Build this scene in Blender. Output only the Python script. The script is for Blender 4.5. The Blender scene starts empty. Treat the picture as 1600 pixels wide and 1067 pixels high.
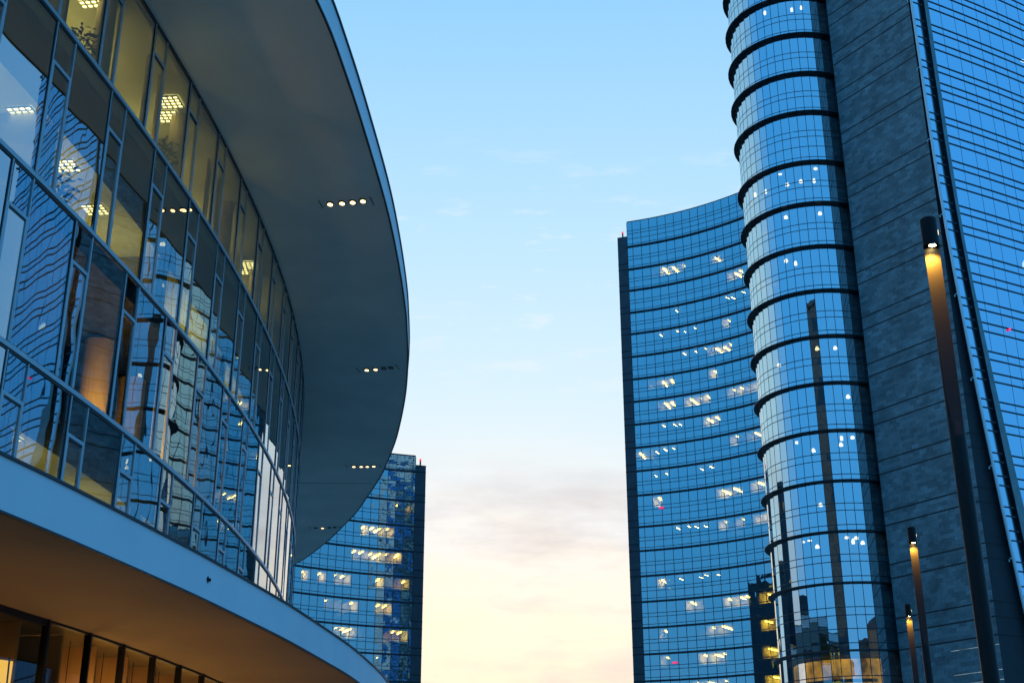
import bpy, math, random
from math import sin, cos, pi, radians, hypot, atan2, asin
random.seed(11)
S = bpy.context.scene
COL = S.collection
G0 = 1.6                       # eye height above the plaza; all survey heights below are above the eye

def lin(r, g, b, a=1.0):
    f = lambda c: (c / 255.0 / 12.92) if c / 255.0 <= 0.04045 else ((c / 255.0 + 0.055) / 1.055) ** 2.4
    return (f(r), f(g), f(b), a)

# ------------------------------------------------------------------ materials
def newmat(name):
    m = bpy.data.materials.new(name); m.use_nodes = True
    nt = m.node_tree; nt.nodes.clear()
    out = nt.nodes.new('ShaderNodeOutputMaterial')
    return m, nt, out

def noise_node(nt, scale, detail=3.0, vec=None, rough=0.55):
    n = nt.nodes.new('ShaderNodeTexNoise'); n.inputs['Scale'].default_value = scale
    n.inputs['Detail'].default_value = detail; n.inputs['Roughness'].default_value = rough
    if vec is not None: nt.links.new(vec, n.inputs['Vector'])
    return n

def objvec(nt, scale=(1, 1, 1)):
    tc = nt.nodes.new('ShaderNodeTexCoord'); mp = nt.nodes.new('ShaderNodeMapping')
    mp.inputs['Scale'].default_value = scale
    nt.links.new(tc.outputs['Object'], mp.inputs['Vector'])
    return mp.outputs['Vector']

def ramp(nt, fac, stops):
    r = nt.nodes.new('ShaderNodeValToRGB'); e = r.color_ramp.elements
    while len(e) < len(stops): e.new(0.5)
    for k, (p, c) in enumerate(stops):
        e[k].position = p; e[k].color = c if len(c) == 4 else (*c, 1)
    nt.links.new(fac, r.inputs['Fac'])
    return r

def mat_plain(name, col, rough=0.5, metal=0.0, var=0.12, scale=1.5, bump=0.0, bscale=20, spec=0.5, vscale=(1, 1, 1)):
    m, nt, out = newmat(name)
    b = nt.nodes.new('ShaderNodeBsdfPrincipled')
    v = objvec(nt, vscale); n = noise_node(nt, scale, 4, v)
    lo = tuple(c * (1 - var) for c in col[:3]); hi = tuple(min(1, c * (1 + var)) for c in col[:3])
    r = ramp(nt, n.outputs['Fac'], [(0.3, lo), (0.7, hi)])
    nt.links.new(r.outputs['Color'], b.inputs['Base Color'])
    b.inputs['Roughness'].default_value = rough; b.inputs['Metallic'].default_value = metal
    b.inputs['Specular IOR Level'].default_value = spec
    if bump:
        n2 = noise_node(nt, bscale, 4, v); bp = nt.nodes.new('ShaderNodeBump')
        bp.inputs['Strength'].default_value = bump; bp.inputs['Distance'].default_value = 0.02
        nt.links.new(n2.outputs['Fac'], bp.inputs['Height']); nt.links.new(bp.outputs['Normal'], b.inputs['Normal'])
    nt.links.new(b.outputs['BSDF'], out.inputs['Surface'])
    return m

def mat_glass(name, base, tint, trans, ior=1.6, rough=0.004, wav=0.02, wscale=0.6, vscale=(1, 1, 0.5), patch=None):
    """coated curtain wall glass: a mirror coat of given base reflectance over clear tinted glass, slightly wavy"""
    m, nt, out = newmat(name)
    gl = nt.nodes.new('ShaderNodeBsdfGlossy'); gl.inputs['Color'].default_value = (*tint, 1); gl.inputs['Roughness'].default_value = rough
    tr = nt.nodes.new('ShaderNodeBsdfTransparent'); tr.inputs['Color'].default_value = (*trans, 1)
    if wav:
        v = objvec(nt, vscale); n = noise_node(nt, wscale, 1.5, v, 0.45)
        bp = nt.nodes.new('ShaderNodeBump'); bp.inputs['Strength'].default_value = 1.0; bp.inputs['Distance'].default_value = wav
        nt.links.new(n.outputs['Fac'], bp.inputs['Height']); nt.links.new(bp.outputs['Normal'], gl.inputs['Normal'])
    fr = nt.nodes.new('ShaderNodeFresnel'); fr.inputs['IOR'].default_value = ior
    mr = nt.nodes.new('ShaderNodeMapRange'); f0 = ((ior - 1) / (ior + 1)) ** 2
    mr.inputs['From Min'].default_value = f0; mr.inputs['From Max'].default_value = 1
    mr.inputs['To Min'].default_value = base; mr.inputs['To Max'].default_value = 1
    nt.links.new(fr.outputs['Fac'], mr.inputs['Value'])
    mx = nt.nodes.new('ShaderNodeMixShader')
    nt.links.new(mr.outputs['Result'], mx.inputs['Fac']); nt.links.new(tr.outputs['BSDF'], mx.inputs[1]); nt.links.new(gl.outputs['BSDF'], mx.inputs[2])
    nt.links.new(mx.outputs['Shader'], out.inputs['Surface'])
    return m

def mat_emit(name, col, strength, var=0.0, scale=1.0, vscale=(1, 1, 1), lo=0.2, hi=1.0):
    m, nt, out = newmat(name)
    e = nt.nodes.new('ShaderNodeEmission'); e.inputs['Color'].default_value = (*col[:3], 1); e.inputs['Strength'].default_value = strength
    if var:
        v = objvec(nt, vscale); n = noise_node(nt, scale, 3, v, 0.6)
        mr = nt.nodes.new('ShaderNodeMapRange'); mr.inputs['From Min'].default_value = 0.35; mr.inputs['From Max'].default_value = 0.68
        mr.inputs['To Min'].default_value = strength * lo; mr.inputs['To Max'].default_value = strength * hi
        nt.links.new(n.outputs['Fac'], mr.inputs['Value']); nt.links.new(mr.outputs['Result'], e.inputs['Strength'])
    nt.links.new(e.outputs['Emission'], out.inputs['Surface'])
    return m

def mat_stone(name):
    """dark flamed granite slabs in running courses (UV in metres along and up the wall)"""
    m, nt, out = newmat(name)
    b = nt.nodes.new('ShaderNodeBsdfPrincipled')
    uv = nt.nodes.new('ShaderNodeUVMap')
    br = nt.nodes.new('ShaderNodeTexBrick'); br.offset = 0.5
    br.inputs['Scale'].default_value = 1.0; br.inputs['Brick Width'].default_value = 0.62; br.inputs['Row Height'].default_value = 0.3
    br.inputs['Mortar Size'].default_value = 0.004; br.inputs['Mortar Smooth'].default_value = 0.3; br.inputs['Bias'].default_value = -0.1
    br.inputs['Color1'].default_value = (0.080, 0.132, 0.144, 1); br.inputs['Color2'].default_value = (0.155, 0.240, 0.255, 1)
    br.inputs['Mortar'].default_value = (0.07, 0.09, 0.10, 1)
    nt.links.new(uv.outputs['UV'], br.inputs['Vector'])
    n = noise_node(nt, 0.35, 5, uv.outputs['UV'], 0.7); n2 = noise_node(nt, 9, 5, uv.outputs['UV'], 0.7)
    mu = nt.nodes.new('ShaderNodeMixRGB'); mu.blend_type = 'MULTIPLY'; mu.inputs['Fac'].default_value = 1
    r1 = ramp(nt, n.outputs['Fac'], [(0.3, (0.62, 0.62, 0.62)), (0.7, (1.4, 1.4, 1.4))])
    nt.links.new(br.outputs['Color'], mu.inputs[1]); nt.links.new(r1.outputs['Color'], mu.inputs[2])
    mu2 = nt.nodes.new('ShaderNodeMixRGB'); mu2.blend_type = 'MULTIPLY'; mu2.inputs['Fac'].default_value = 1
    r2 = ramp(nt, n2.outputs['Fac'], [(0.32, (0.7, 0.7, 0.7)), (0.68, (1.3, 1.3, 1.3))])
    nt.links.new(mu.outputs['Color'], mu2.inputs[1]); nt.links.new(r2.outputs['Color'], mu2.inputs[2])
    nt.links.new(mu2.outputs['Color'], b.inputs['Base Color'])
    b.inputs['Roughness'].default_value = 0.55; b.inputs['Specular IOR Level'].default_value = 0.4
    bp = nt.nodes.new('ShaderNodeBump'); bp.inputs['Strength'].default_value = 0.5; bp.inputs['Distance'].default_value = 0.02
    nt.links.new(br.outputs['Fac'], bp.inputs['Height']); bp.invert = True
    nt.links.new(bp.outputs['Normal'], b.inputs['Normal'])
    nt.links.new(b.outputs['BSDF'], out.inputs['Surface'])
    return m

def mat_city(name, wall, lit):
    m, nt, out = newmat(name)
    b = nt.nodes.new('ShaderNodeBsdfPrincipled'); uv = nt.nodes.new('ShaderNodeUVMap')
    br = nt.nodes.new('ShaderNodeTexBrick'); br.offset = 0.0
    br.inputs['Scale'].default_value = 1; br.inputs['Brick Width'].default_value = 1.6; br.inputs['Row Height'].default_value = 3.6
    br.inputs['Mortar Size'].default_value = 0.16; br.inputs['Color1'].default_value = (*lit, 1); br.inputs['Color2'].default_value = (*[c * .3 for c in lit], 1)
    br.inputs['Mortar'].default_value = (*wall, 1)
    nt.links.new(uv.outputs['UV'], br.inputs['Vector']); nt.links.new(br.outputs['Color'], b.inputs['Base Color'])
    b.inputs['Roughness'].default_value = 0.3
    nt.links.new(b.outputs['BSDF'], out.inputs['Surface'])
    return m

def mat_city_lit(name):
    m, nt, out = newmat(name)
    b = nt.nodes.new('ShaderNodeBsdfPrincipled'); uv = nt.nodes.new('ShaderNodeUVMap')
    br = nt.nodes.new('ShaderNodeTexBrick'); br.offset = 0.5; br.inputs['Scale'].default_value = 1; br.inputs['Brick Width'].default_value = 3.1; br.inputs['Row Height'].default_value = 4.0
    br.inputs['Mortar Size'].default_value = 0.7; br.inputs['Bias'].default_value = -0.35
    br.inputs['Color1'].default_value = (0.0, 0.0, 0.0, 1); br.inputs['Color2'].default_value = (1.0, 0.72, 0.12, 1); br.inputs['Mortar'].default_value = (0, 0, 0, 1)
    nt.links.new(uv.outputs['UV'], br.inputs['Vector'])
    b.inputs['Base Color'].default_value = (0.03, 0.045, 0.06, 1); b.inputs['Roughness'].default_value = 0.4
    rr = ramp(nt, br.outputs['Color'], [(0.35, (0, 0, 0)), (0.6, (1.0, 0.72, 0.12))])
    nt.links.new(rr.outputs['Color'], b.inputs['Emission Color']); b.inputs['Emission Strength'].default_value = 0.8
    nt.links.new(b.outputs['BSDF'], out.inputs['Surface'])
    return m

M = {}
M['city3'] = mat_city_lit('city_wall_lit_windows')
M['glass_mid'] = mat_glass('glass_blue_curtain_wall', 0.55, (0.64, 0.92, 0.95), (0.86, 0.86, 0.72), 1.5, wav=0.012, wscale=0.9)
M['glass_round'] = mat_glass('glass_round_tower', 0.66, (0.80, 0.96, 1.0), (0.75, 0.82, 0.75), 1.6, wav=0.003, wscale=1.2)
M['glass_sail'] = mat_glass('glass_sail_facade', 0.76, (0.74, 0.88, 1.0), (0.5, 0.7, 0.9), 1.5, wav=0.010, wscale=0.5)
M['glass_back'] = mat_plain('rear_blue_glass', (0.36, 0.56, 0.76), 0.04, 0.85, 0.15)
M['glass_far'] = mat_glass('glass_far_tower', 0.50, (0.66, 0.90, 0.93), (0.86, 0.86, 0.72), 1.5, wav=0.03, wscale=0.6, vscale=(1, 1, 1.3))
M['glass_pav'] = mat_glass('glass_pavilion', 0.42, (0.92, 0.98, 1.0), (0.94, 0.97, 0.66), 2.2, wav=0.005, wscale=0.55, vscale=(1, 1, 0.8))
M['glass_ground'] = mat_glass('glass_ground_floor', 0.05, (0.9, 0.95, 1.0), (0.85, 0.8, 0.6), 1.4, wav=0.002, wscale=0.8)
M['mull'] = mat_plain('dark_metal_mullion', (0.030, 0.045, 0.060), 0.4, 0.5)
M['ledge'] = mat_plain('dark_metal_ledge', (0.022, 0.030, 0.040), 0.45, 0.3)
M['grate'] = mat_plain('ledge_grating_metal', (0.10, 0.13, 0.15), 0.5, 0.4, 0.5, 6)
M['alu'] = mat_plain('anodised_aluminium_frame', (0.50, 0.56, 0.58), 0.4, 0.15, 0.06)
M['alu_dark'] = mat_plain('dark_grey_gasket', (0.02, 0.024, 0.028), 0.5)
M['render'] = mat_plain('white_smooth_render', (0.80, 0.82, 0.83), 0.55, 0, 0.035, 0.7, 0.06, 30)
M['soffit'] = mat_plain('grey_plaster_soffit', (0.78, 0.79, 0.72), 0.75, 0, 0.07, 0.35, 0.12, 60)
M['seam'] = mat_plain('soffit_joint', (0.08, 0.09, 0.09), 0.8)
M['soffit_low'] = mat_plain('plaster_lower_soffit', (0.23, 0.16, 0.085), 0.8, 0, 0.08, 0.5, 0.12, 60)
M['roof'] = mat_plain('roof_membrane', (0.25, 0.26, 0.27), 0.8)
M['slab'] = mat_plain('dark_interior_slab', (0.035, 0.045, 0.055), 0.8)
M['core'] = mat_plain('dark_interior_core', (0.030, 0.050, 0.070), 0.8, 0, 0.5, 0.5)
M['bulkhead'] = mat_plain('dark_ceiling_bulkhead', (0.03, 0.045, 0.055), 0.7)
M['ceil'] = mat_plain('office_ceiling', (0.55, 0.54, 0.42), 0.85, 0, 0.05)
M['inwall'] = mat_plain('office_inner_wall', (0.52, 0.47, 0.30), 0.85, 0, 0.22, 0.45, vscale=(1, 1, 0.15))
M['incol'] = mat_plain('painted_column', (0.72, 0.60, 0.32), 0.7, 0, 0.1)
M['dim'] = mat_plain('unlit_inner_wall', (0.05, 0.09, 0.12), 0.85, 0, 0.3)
M['lum'] = mat_emit('office_luminaire', (1.0, 0.88, 0.46), 7.0)
M['louv'] = mat_plain('luminaire_louvre', (0.5, 0.48, 0.4), 0.4)
M['wood'] = mat_plain('warm_timber_panel', (0.42, 0.24, 0.10), 0.6, 0, 0.35, 0.8, vscale=(1, 1, 0.1))
M['warm'] = mat_emit('warm_lamp', (1.0, 0.62, 0.18), 16.0)
M['down'] = mat_emit('downlight_lens', (1.0, 0.66, 0.26), 5.0)
M['down_off'] = mat_plain('unlit_downlight_lens', (0.02, 0.02, 0.02), 0.2)
M['black'] = mat_plain('black_painted_steel', (0.010, 0.011, 0.013), 0.5, 0.1, spec=0.25)
M['post'] =  mat_plain('lamp_post_paint', (0.020, 0.018, 0.018), 0.5, 0.0, spec=0.3)
M['reflector'] = mat_plain('lamp_reflector_face', (0.55, 0.50, 0.42), 0.5, 0, 0.05)
M['lens'] = mat_emit('street_lamp_lens', (1.0, 0.72, 0.28), 60.0)
M['stone'] = mat_stone('dark_granite_cladding')
M['stone_shaded'] = mat_plain('shaded_granite_return', (0.012, 0.014, 0.018), 0.6, 0, 0.3, 1.0)  # granite return, with the shade under the sail put into its colour
M['joint'] = mat_plain('recessed_joint', (0.008, 0.010, 0.012), 0.7)
M['ledstrip'] = mat_emit('light_joint_strip', (0.6, 0.85, 1.0), 0.55, 1, 2.0, lo=0.2)
M['tube'] = mat_plain('pale_steel_tube', (0.82, 0.84, 0.82), 0.4, 0.0, 0.06)
M['finframe'] = mat_plain('grey_green_fin_frame', (0.16, 0.22, 0.22), 0.4, 0.4, 0.2)
M['lit'] = mat_emit('lit_office_wall', (1.0, 0.78, 0.06), 3.2, 1, 1.0, (1, 1, 1.6), 0.15)
M['lit2'] = mat_emit('lit_office_wall_pale', (1.0, 0.84, 0.16), 1.8, 1, 1.1, (1, 1, 1.6), 0.1)
M['paint'] = mat_plain('office_room_paint', (0.88, 0.74, 0.30), 0.85, 0, 0.25, 0.9)
M['lit_dim'] = mat_emit('dim_office_wall', (0.95, 0.90, 0.40), 0.7, 1, 0.8, (1, 1, 1.6), 0.1)
M['lit_bright'] = mat_emit('office_ceiling_strip', (1.0, 0.74, 0.13), 26.0)
M['pend'] = mat_emit('pendant_shade', (1.0, 0.82, 0.42), 4.0)
M['gold_glow'] = mat_emit('lobby_gold_glow', (1.0, 0.48, 0.04), 1.9, 1, 0.8, (1, 1, 0.5), lo=0.08)  # wall colour emits, standing in for the lobby lighting
M['strip'] = mat_emit('lit_panel_strip', (1.0, 0.60, 0.08), 1.1)
M['pink'] = mat_emit('pink_signal', (1.0, 0.05, 0.22), 1.1)
M['red'] = mat_emit('aviation_lamp', (1.0, 0.06, 0.12), 1.2)
M['pier'] = mat_plain('dark_stone_pier', (0.050, 0.058, 0.068), 0.6, 0, 0.25, 0.8)
M['plaza'] = mat_plain('plaza_paving', (0.30, 0.28, 0.25), 0.6, 0, 0.25, 0.4, 0.2, 8)
M['city1'] = mat_city('city_wall_dark', (0.05, 0.06, 0.07), (0.03, 0.04, 0.05))
M['city2'] = mat_city('city_wall_brown', (0.16, 0.12, 0.10), (0.05, 0.05, 0.05))
M['leafy'] = mat_plain('plant_leaf', (0.05, 0.11, 0.06), 0.6, 0, 0.4, 8)
M['pot'] = mat_plain('plant_pot', (0.12, 0.10, 0.09), 0.6)

# ------------------------------------------------------------------ mesh builder
class MB:
    def __init__(s): s.v = []; s.f = []; s.m = []; s.uv = []; s.mats = []
    def mi(s, k):
        if k not in s.mats: s.mats.append(k)
        return s.mats.index(k)
    def poly(s, pts, mat, uv=None):
        n = len(s.v); s.v += [tuple(p) for p in pts]
        s.f.append(list(range(n, n + len(pts)))); s.m.append(s.mi(mat))
        s.uv += uv if uv else [(0, 0)] * len(pts)
    def quadz(s, a, b, z0, z1, mat, u0=0, u1=None):
        if u1 is None: u1 = u0 + hypot(b[0] - a[0], b[1] - a[1])
        s.poly([(a[0], a[1], z0), (b[0], b[1], z0), (b[0], b[1], z1), (a[0], a[1], z1)], mat, [(u0, z0), (u1, z0), (u1, z1), (u0, z1)])
    def prism(s, plan, z0, z1, mat, top=True, bottom=True):
        n = len(plan)
        for i in range(n): s.quadz(plan[i], plan[(i + 1) % n], z0, z1, mat)
        if top: s.poly([(p[0], p[1], z1) for p in plan], mat)
        if bottom: s.poly([(p[0], p[1], z0) for p in reversed(plan)], mat)
    def bar(s, a, b, z0, z1, d_out, d_in, mat):
        """upright slab along a->b in plan, from d_in inside to d_out outside (outside = right of a->b)"""
        L = hypot(b[0] - a[0], b[1] - a[1]) or 1; nx, ny = (b[1] - a[1]) / L, -(b[0] - a[0]) / L
        q = [(a[0] + nx * d_out, a[1] + ny * d_out), (b[0] + nx * d_out, b[1] + ny * d_out), (b[0] - nx * d_in, b[1] - ny * d_in), (a[0] - nx * d_in, a[1] - ny * d_in)]
        s.prism(q, z0, z1, mat)
    def ribbon(s, pin, pout, z0, z1, mat, mat_side=None, mat_top=None):
        """solid band between two plan polylines of equal length"""
        n = len(pin)
        for i in range(n - 1):
            s.poly([(*pin[i], z0), (*pin[i + 1], z0), (*pout[i + 1], z0), (*pout[i], z0)], mat)
            s.poly([(*pout[i], z1), (*pout[i + 1], z1), (*pin[i + 1], z1), (*pin[i], z1)], mat_top or mat)
            s.quadz(pout[i], pout[i + 1], z0, z1, mat_side or mat)
            s.quadz(pin[i + 1], pin[i], z0, z1, mat_side or mat)
        for i in (0, n - 1): s.quadz(pin[i], pout[i], z0, z1, mat_side or mat)
    def tube(s, path, r, mat, n=8, cap=True):
        rings = []
        for i, p in enumerate(path):
            q0 = path[max(0, i - 1)]; q1 = path[min(len(path) - 1, i + 1)]
            t = [q1[k] - q0[k] for k in range(3)]; L = math.sqrt(sum(c * c for c in t)) or 1; t = [c / L for c in t]
            a = (0, 0, 1) if abs(t[2]) < 0.9 else (1, 0, 0)
            u = [t[1] * a[2] - t[2] * a[1], t[2] * a[0] - t[0] * a[2], t[0] * a[1] - t[1] * a[0]]
            L = math.sqrt(sum(c * c for c in u)); u = [c / L for c in u]
            w = [t[1] * u[2] - t[2] * u[1], t[2] * u[0] - t[0] * u[2], t[0] * u[1] - t[1] * u[0]]
            rr = r[i] if isinstance(r, (list, tuple)) else r
            rings.append([tuple(p[k] + rr * (cos(2 * pi * j / n) * u[k] + sin(2 * pi * j / n) * w[k]) for k in range(3)) for j in range(n)])
        for i in range(len(rings) - 1):
            for j in range(n): s.poly([rings[i][j], rings[i][(j + 1) % n], rings[i + 1][(j + 1) % n], rings[i + 1][j]], mat)
        if cap: s.poly(rings[0][::-1], mat); s.poly(rings[-1], mat)
    def build(s, name, parent=None, smooth=False, origin=None):
        me = bpy.data.meshes.new(name)
        o0 = origin or (0, 0, 0)
        me.from_pydata([(x - o0[0], y - o0[1], z - o0[2]) for x, y, z in s.v], [], s.f)
        for k in s.mats: me.materials.append(M[k])
        me.polygons.foreach_set('material_index', s.m)
        ul = me.uv_layers.new(name='UVMap'); flat = [c for q in s.uv for c in q]; ul.data.foreach_set('uv', flat)
        if smooth: me.polygons.foreach_set('use_smooth', [True] * len(s.f))
        me.update()
        o = bpy.data.objects.new(name, me); COL.objects.link(o)
        if parent:
            o.parent = parent; o.matrix_parent_inverse.identity()
        if origin: o.location = origin
        return o

def thing(name, label, cat, loc=(0, 0, 0), group=None):
    o = bpy.data.objects.new(name, None); COL.objects.link(o); o.empty_display_size = 1
    o.location = loc; o['label'] = label; o['category'] = cat
    if group: o['group'] = group
    return o

def offset(pts, d):
    """shift an open polyline by d to its right-hand side"""
    out = []
    for i in range(len(pts)):
        a = pts[max(0, i - 1)]; b = pts[min(len(pts) - 1, i + 1)]
        L = hypot(b[0] - a[0], b[1] - a[1]) or 1
        out.append((pts[i][0] + d * (b[1] - a[1]) / L, pts[i][1] - d * (b[0] - a[0]) / L))
    return out

def spline(pts, n):
    out = []
    P = [pts[0]] + list(pts) + [pts[-1]]
    for i in range(1, len(P) - 2):
        for k in range(n):
            t = k / n; a, b, c, d = P[i - 1], P[i], P[i + 1], P[i + 2]
            out.append(tuple(0.5 * (2 * b[j] + (c[j] - a[j]) * t + (2 * a[j] - 5 * b[j] + 4 * c[j] - d[j]) * t * t + (3 * b[j] - a[j] - 3 * c[j] + d[j]) * t ** 3) for j in range(2)))
    out.append(tuple(pts[-1])); return out

def pane(mb, a, b, z0, z1, mat, jit=0.2):
    """a flat glass pane hung with a tiny misalignment, as real curtain walls have"""
    L = hypot(b[0] - a[0], b[1] - a[1]); nx, ny = (b[1] - a[1]) / L, -(b[0] - a[0]) / L
    yaw = radians(random.gauss(0, jit)) * L / 2; pit = radians(random.gauss(0, jit)) * (z1 - z0) / 2
    def P(p, sx, z, sz):
        d = yaw * sx + pit * sz
        return (p[0] + nx * d, p[1] + ny * d, z)
    mb.poly([P(a, -1, z0, -1), P(b, 1, z0, -1), P(b, 1, z1, 1), P(a, -1, z1, 1)], mat)

# ------------------------------------------------------------------ ground and sky
gm = MB(); R_ = 2500.0
gm.poly([(-R_, -R_, 0), (R_, -R_, 0), (R_, R_, 0), (-R_, R_, 0)], 'plaza')
gr = gm.build('ground'); gr['kind'] = 'structure'; gr['label'] = 'pale stone paving of the plaza'; gr['category'] = 'ground'

W = bpy.data.worlds.new('World'); S.world = W; W.use_nodes = True
nt = W.node_tree; nt.nodes.clear(); lk = nt.links.new
wo = nt.nodes.new('ShaderNodeOutputWorld')
tc = nt.nodes.new('ShaderNodeTexCoord'); sep = nt.nodes.new('ShaderNodeSeparateXYZ'); lk(tc.outputs['Generated'], sep.inputs['Vector'])
SUN_EL, SUN_AZ = radians(3.0), 0.0
front = ramp(nt, sep.outputs['Z'], [(0.0, lin(188, 214, 232)), (0.10, lin(188, 220, 240)), (0.18, lin(194, 227, 247)), (0.25, lin(200, 233, 251)),
                                    (0.33, lin(200, 234, 252)), (0.44, lin(188, 229, 253)), (0.53, lin(168, 218, 253)), (0.61, lin(146, 207, 251)), (1.0, lin(76, 165, 240))])
dusk = ramp(nt, sep.outputs['Z'], [(0.0, lin(248, 216, 182)), (0.10, lin(252, 234, 212)), (0.18, lin(247, 240, 232)), (0.25, lin(237, 242, 245)), (0.33, lin(214, 238, 251)), (0.44, lin(190, 229, 253)), (0.53, lin(168, 218, 253)), (0.61, lin(146, 207, 251)), (1.0, lin(76, 165, 240))])
back = ramp(nt, sep.outputs['Z'], [(0.0, lin(110, 165, 210)), (0.10, lin(84, 168, 232)), (0.25, lin(72, 172, 248)), (0.5, lin(72, 174, 255)), (0.75, lin(78, 176, 254)), (1.0, lin(84, 174, 246))])
mr = nt.nodes.new('ShaderNodeMapRange'); mr.interpolation_type = 'SMOOTHSTEP'
mr.inputs['From Min'].default_value = 0.12; mr.inputs['From Max'].default_value = 0.88
hz = nt.nodes.new('ShaderNodeVectorMath'); hz.operation = 'MULTIPLY'; lk(tc.outputs['Generated'], hz.inputs[0]); hz.inputs[1].default_value = (1, 1, 0)
hn = nt.nodes.new('ShaderNodeVectorMath'); hn.operation = 'NORMALIZE'; lk(hz.outputs['Vector'], hn.inputs[0])
hs = nt.nodes.new('ShaderNodeVectorMath'); hs.operation = 'DOT_PRODUCT'; lk(hn.outputs['Vector'], hs.inputs[0]); hs.inputs[1].default_value = (-0.42, 0.9075, 0); lk(hs.outputs['Value'], mr.inputs['Value'])
hd_ = nt.nodes.new('ShaderNodeVectorMath'); hd_.operation = 'DOT_PRODUCT'; lk(hn.outputs['Vector'], hd_.inputs[0]); hd_.inputs[1].default_value = (-0.122, 0.9925, 0)
md = nt.nodes.new('ShaderNodeMapRange'); md.interpolation_type = 'SMOOTHSTEP'; md.inputs['From Min'].default_value = 0.92; md.inputs['From Max'].default_value = 0.993; lk(hd_.outputs['Value'], md.inputs['Value'])
mixd = nt.nodes.new('ShaderNodeMixRGB'); lk(md.outputs['Result'], mixd.inputs['Fac']); lk(front.outputs['Color'], mixd.inputs[1]); lk(dusk.outputs['Color'], mixd.inputs[2])
mixs = nt.nodes.new('ShaderNodeMixRGB'); lk(mr.outputs['Result'], mixs.inputs['Fac']); lk(back.outputs['Color'], mixs.inputs[1]); lk(mixd.outputs['Color'], mixs.inputs[2])
# low evening cloud streaks
def cloud(prev, scl, size, lo, hi, band, col, amount, seed, detail=6, warm=False):
    mp = nt.nodes.new('ShaderNodeMapping'); mp.inputs['Scale'].default_value = scl; mp.inputs['Location'].default_value = (seed, seed * .7, seed * .3)
    lk(tc.outputs['Generated'], mp.inputs['Vector'])
    n = noise_node(nt, size, detail, mp.outputs['Vector'], 0.58)
    r = ramp(nt, n.outputs['Fac'], [(lo, (0, 0, 0)), (hi, (1, 1, 1))])
    b = ramp(nt, sep.outputs['Z'], [(p, (v, v, v)) for p, v in band])
    mu = nt.nodes.new('ShaderNodeMath'); mu.operation = 'MULTIPLY'; lk(r.outputs['Color'], mu.inputs[0]); lk(b.outputs['Color'], mu.inputs[1])
    m2 = nt.nodes.new('ShaderNodeMath'); m2.operation = 'MULTIPLY'; mk = nt.nodes.new('ShaderNodeMath'); mk.operation = 'MULTIPLY'; lk(mu.outputs[0], mk.inputs[0]); lk((md if warm else mr).outputs['Result'], mk.inputs[1]); lk(mk.outputs[0], m2.inputs[0]); m2.inputs[1].default_value = amount
    mx = nt.nodes.new('ShaderNodeMixRGB'); lk(m2.outputs[0], mx.inputs['Fac']); lk(prev, mx.inputs[1]); mx.inputs[2].default_value = col
    return mx.outputs['Color']
c = mixs.outputs['Color']
c = cloud(c, (2.6, 2.6, 8), 2.0, 0.40, 0.66, [(0.05, 1), (0.20, 1), (0.30, 0)], lin(255, 240, 214), 0.8, 3.1, warm=True)
c = cloud(c, (2.4, 2.4, 9), 1.7, 0.44, 0.62, [(0.05, 1), (0.23, 1), (0.30, 0)], lin(198, 196, 204), 0.9, 5.2)
c = cloud(c, (5, 5, 22), 3.0, 0.56, 0.70, [(0.30, 0), (0.42, 1), (0.52, 0)], lin(236, 244, 252), 0.75, 1.3)
bg1 = nt.nodes.new('ShaderNodeBackground'); lk(c, bg1.inputs['Color']); bg1.inputs['Strength'].default_value = 1.02
sky = nt.nodes.new('ShaderNodeTexSky'); sky.sky_type = 'NISHITA'; sky.sun_disc = False
sky.sun_elevation = SUN_EL; sky.sun_rotation = SUN_AZ
bg2 = nt.nodes.new('ShaderNodeBackground'); lk(sky.outputs['Color'], bg2.inputs['Color']); bg2.inputs['Strength'].default_value = 0.012
ad = nt.nodes.new('ShaderNodeAddShader'); lk(bg1.outputs['Background'], ad.inputs[0]); lk(bg2.outputs['Background'], ad.inputs[1])
lk(ad.outputs['Shader'], wo.inputs['Surface'])

sd = bpy.data.lights.new('sun', 'SUN'); sd.energy = 0.12; sd.angle = radians(10); sd.color = (1.0, 0.84, 0.66)
so = bpy.data.objects.new('sun', sd); COL.objects.link(so)
so.rotation_euler = (radians(90) - SUN_EL, 0, pi)      # shines from the glow ahead, low over the horizon
so.location = (0, 300, 60)

# ------------------------------------------------------------------ the oval pavilion on the left
pav = thing('office_building', 'oval glass pavilion with deep overhanging grey roof and white ring slab', 'office building', (-60, 42, 0))
PO = (-60.0, 42.0, 0.0)
CX, CY, RG = -128.05, 42.0, 119.0
def gp(s, inset=0.0):
    t = s / RG; return (CX + (RG - inset) * cos(t), CY + (RG - inset) * sin(t))
def rel(mb):                         # meshes of the pavilion are stored about its base
    mb.v = [(x - PO[0], y - PO[1], z - PO[2]) for x, y, z in mb.v]; return mb
def pbuild(mb, name, parent=None, smooth=False):
    if parent is None or parent is pav: return rel(mb).build(name, pav, smooth)
    return rel(mb).build(name, parent, smooth)
ZS = [z + G0 for z in (6.0, 9.63, 13.6, 17.67, 21.1)]       # floor lines, lowest to soffit
PITCH, NAR = 2.89, 0.87
K0, K1 = -5, 16
def row_bounds(row):                                         # the lower, third rows stand half a step on
    return -18.65 if row in (1, 3) else -17.78

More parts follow.
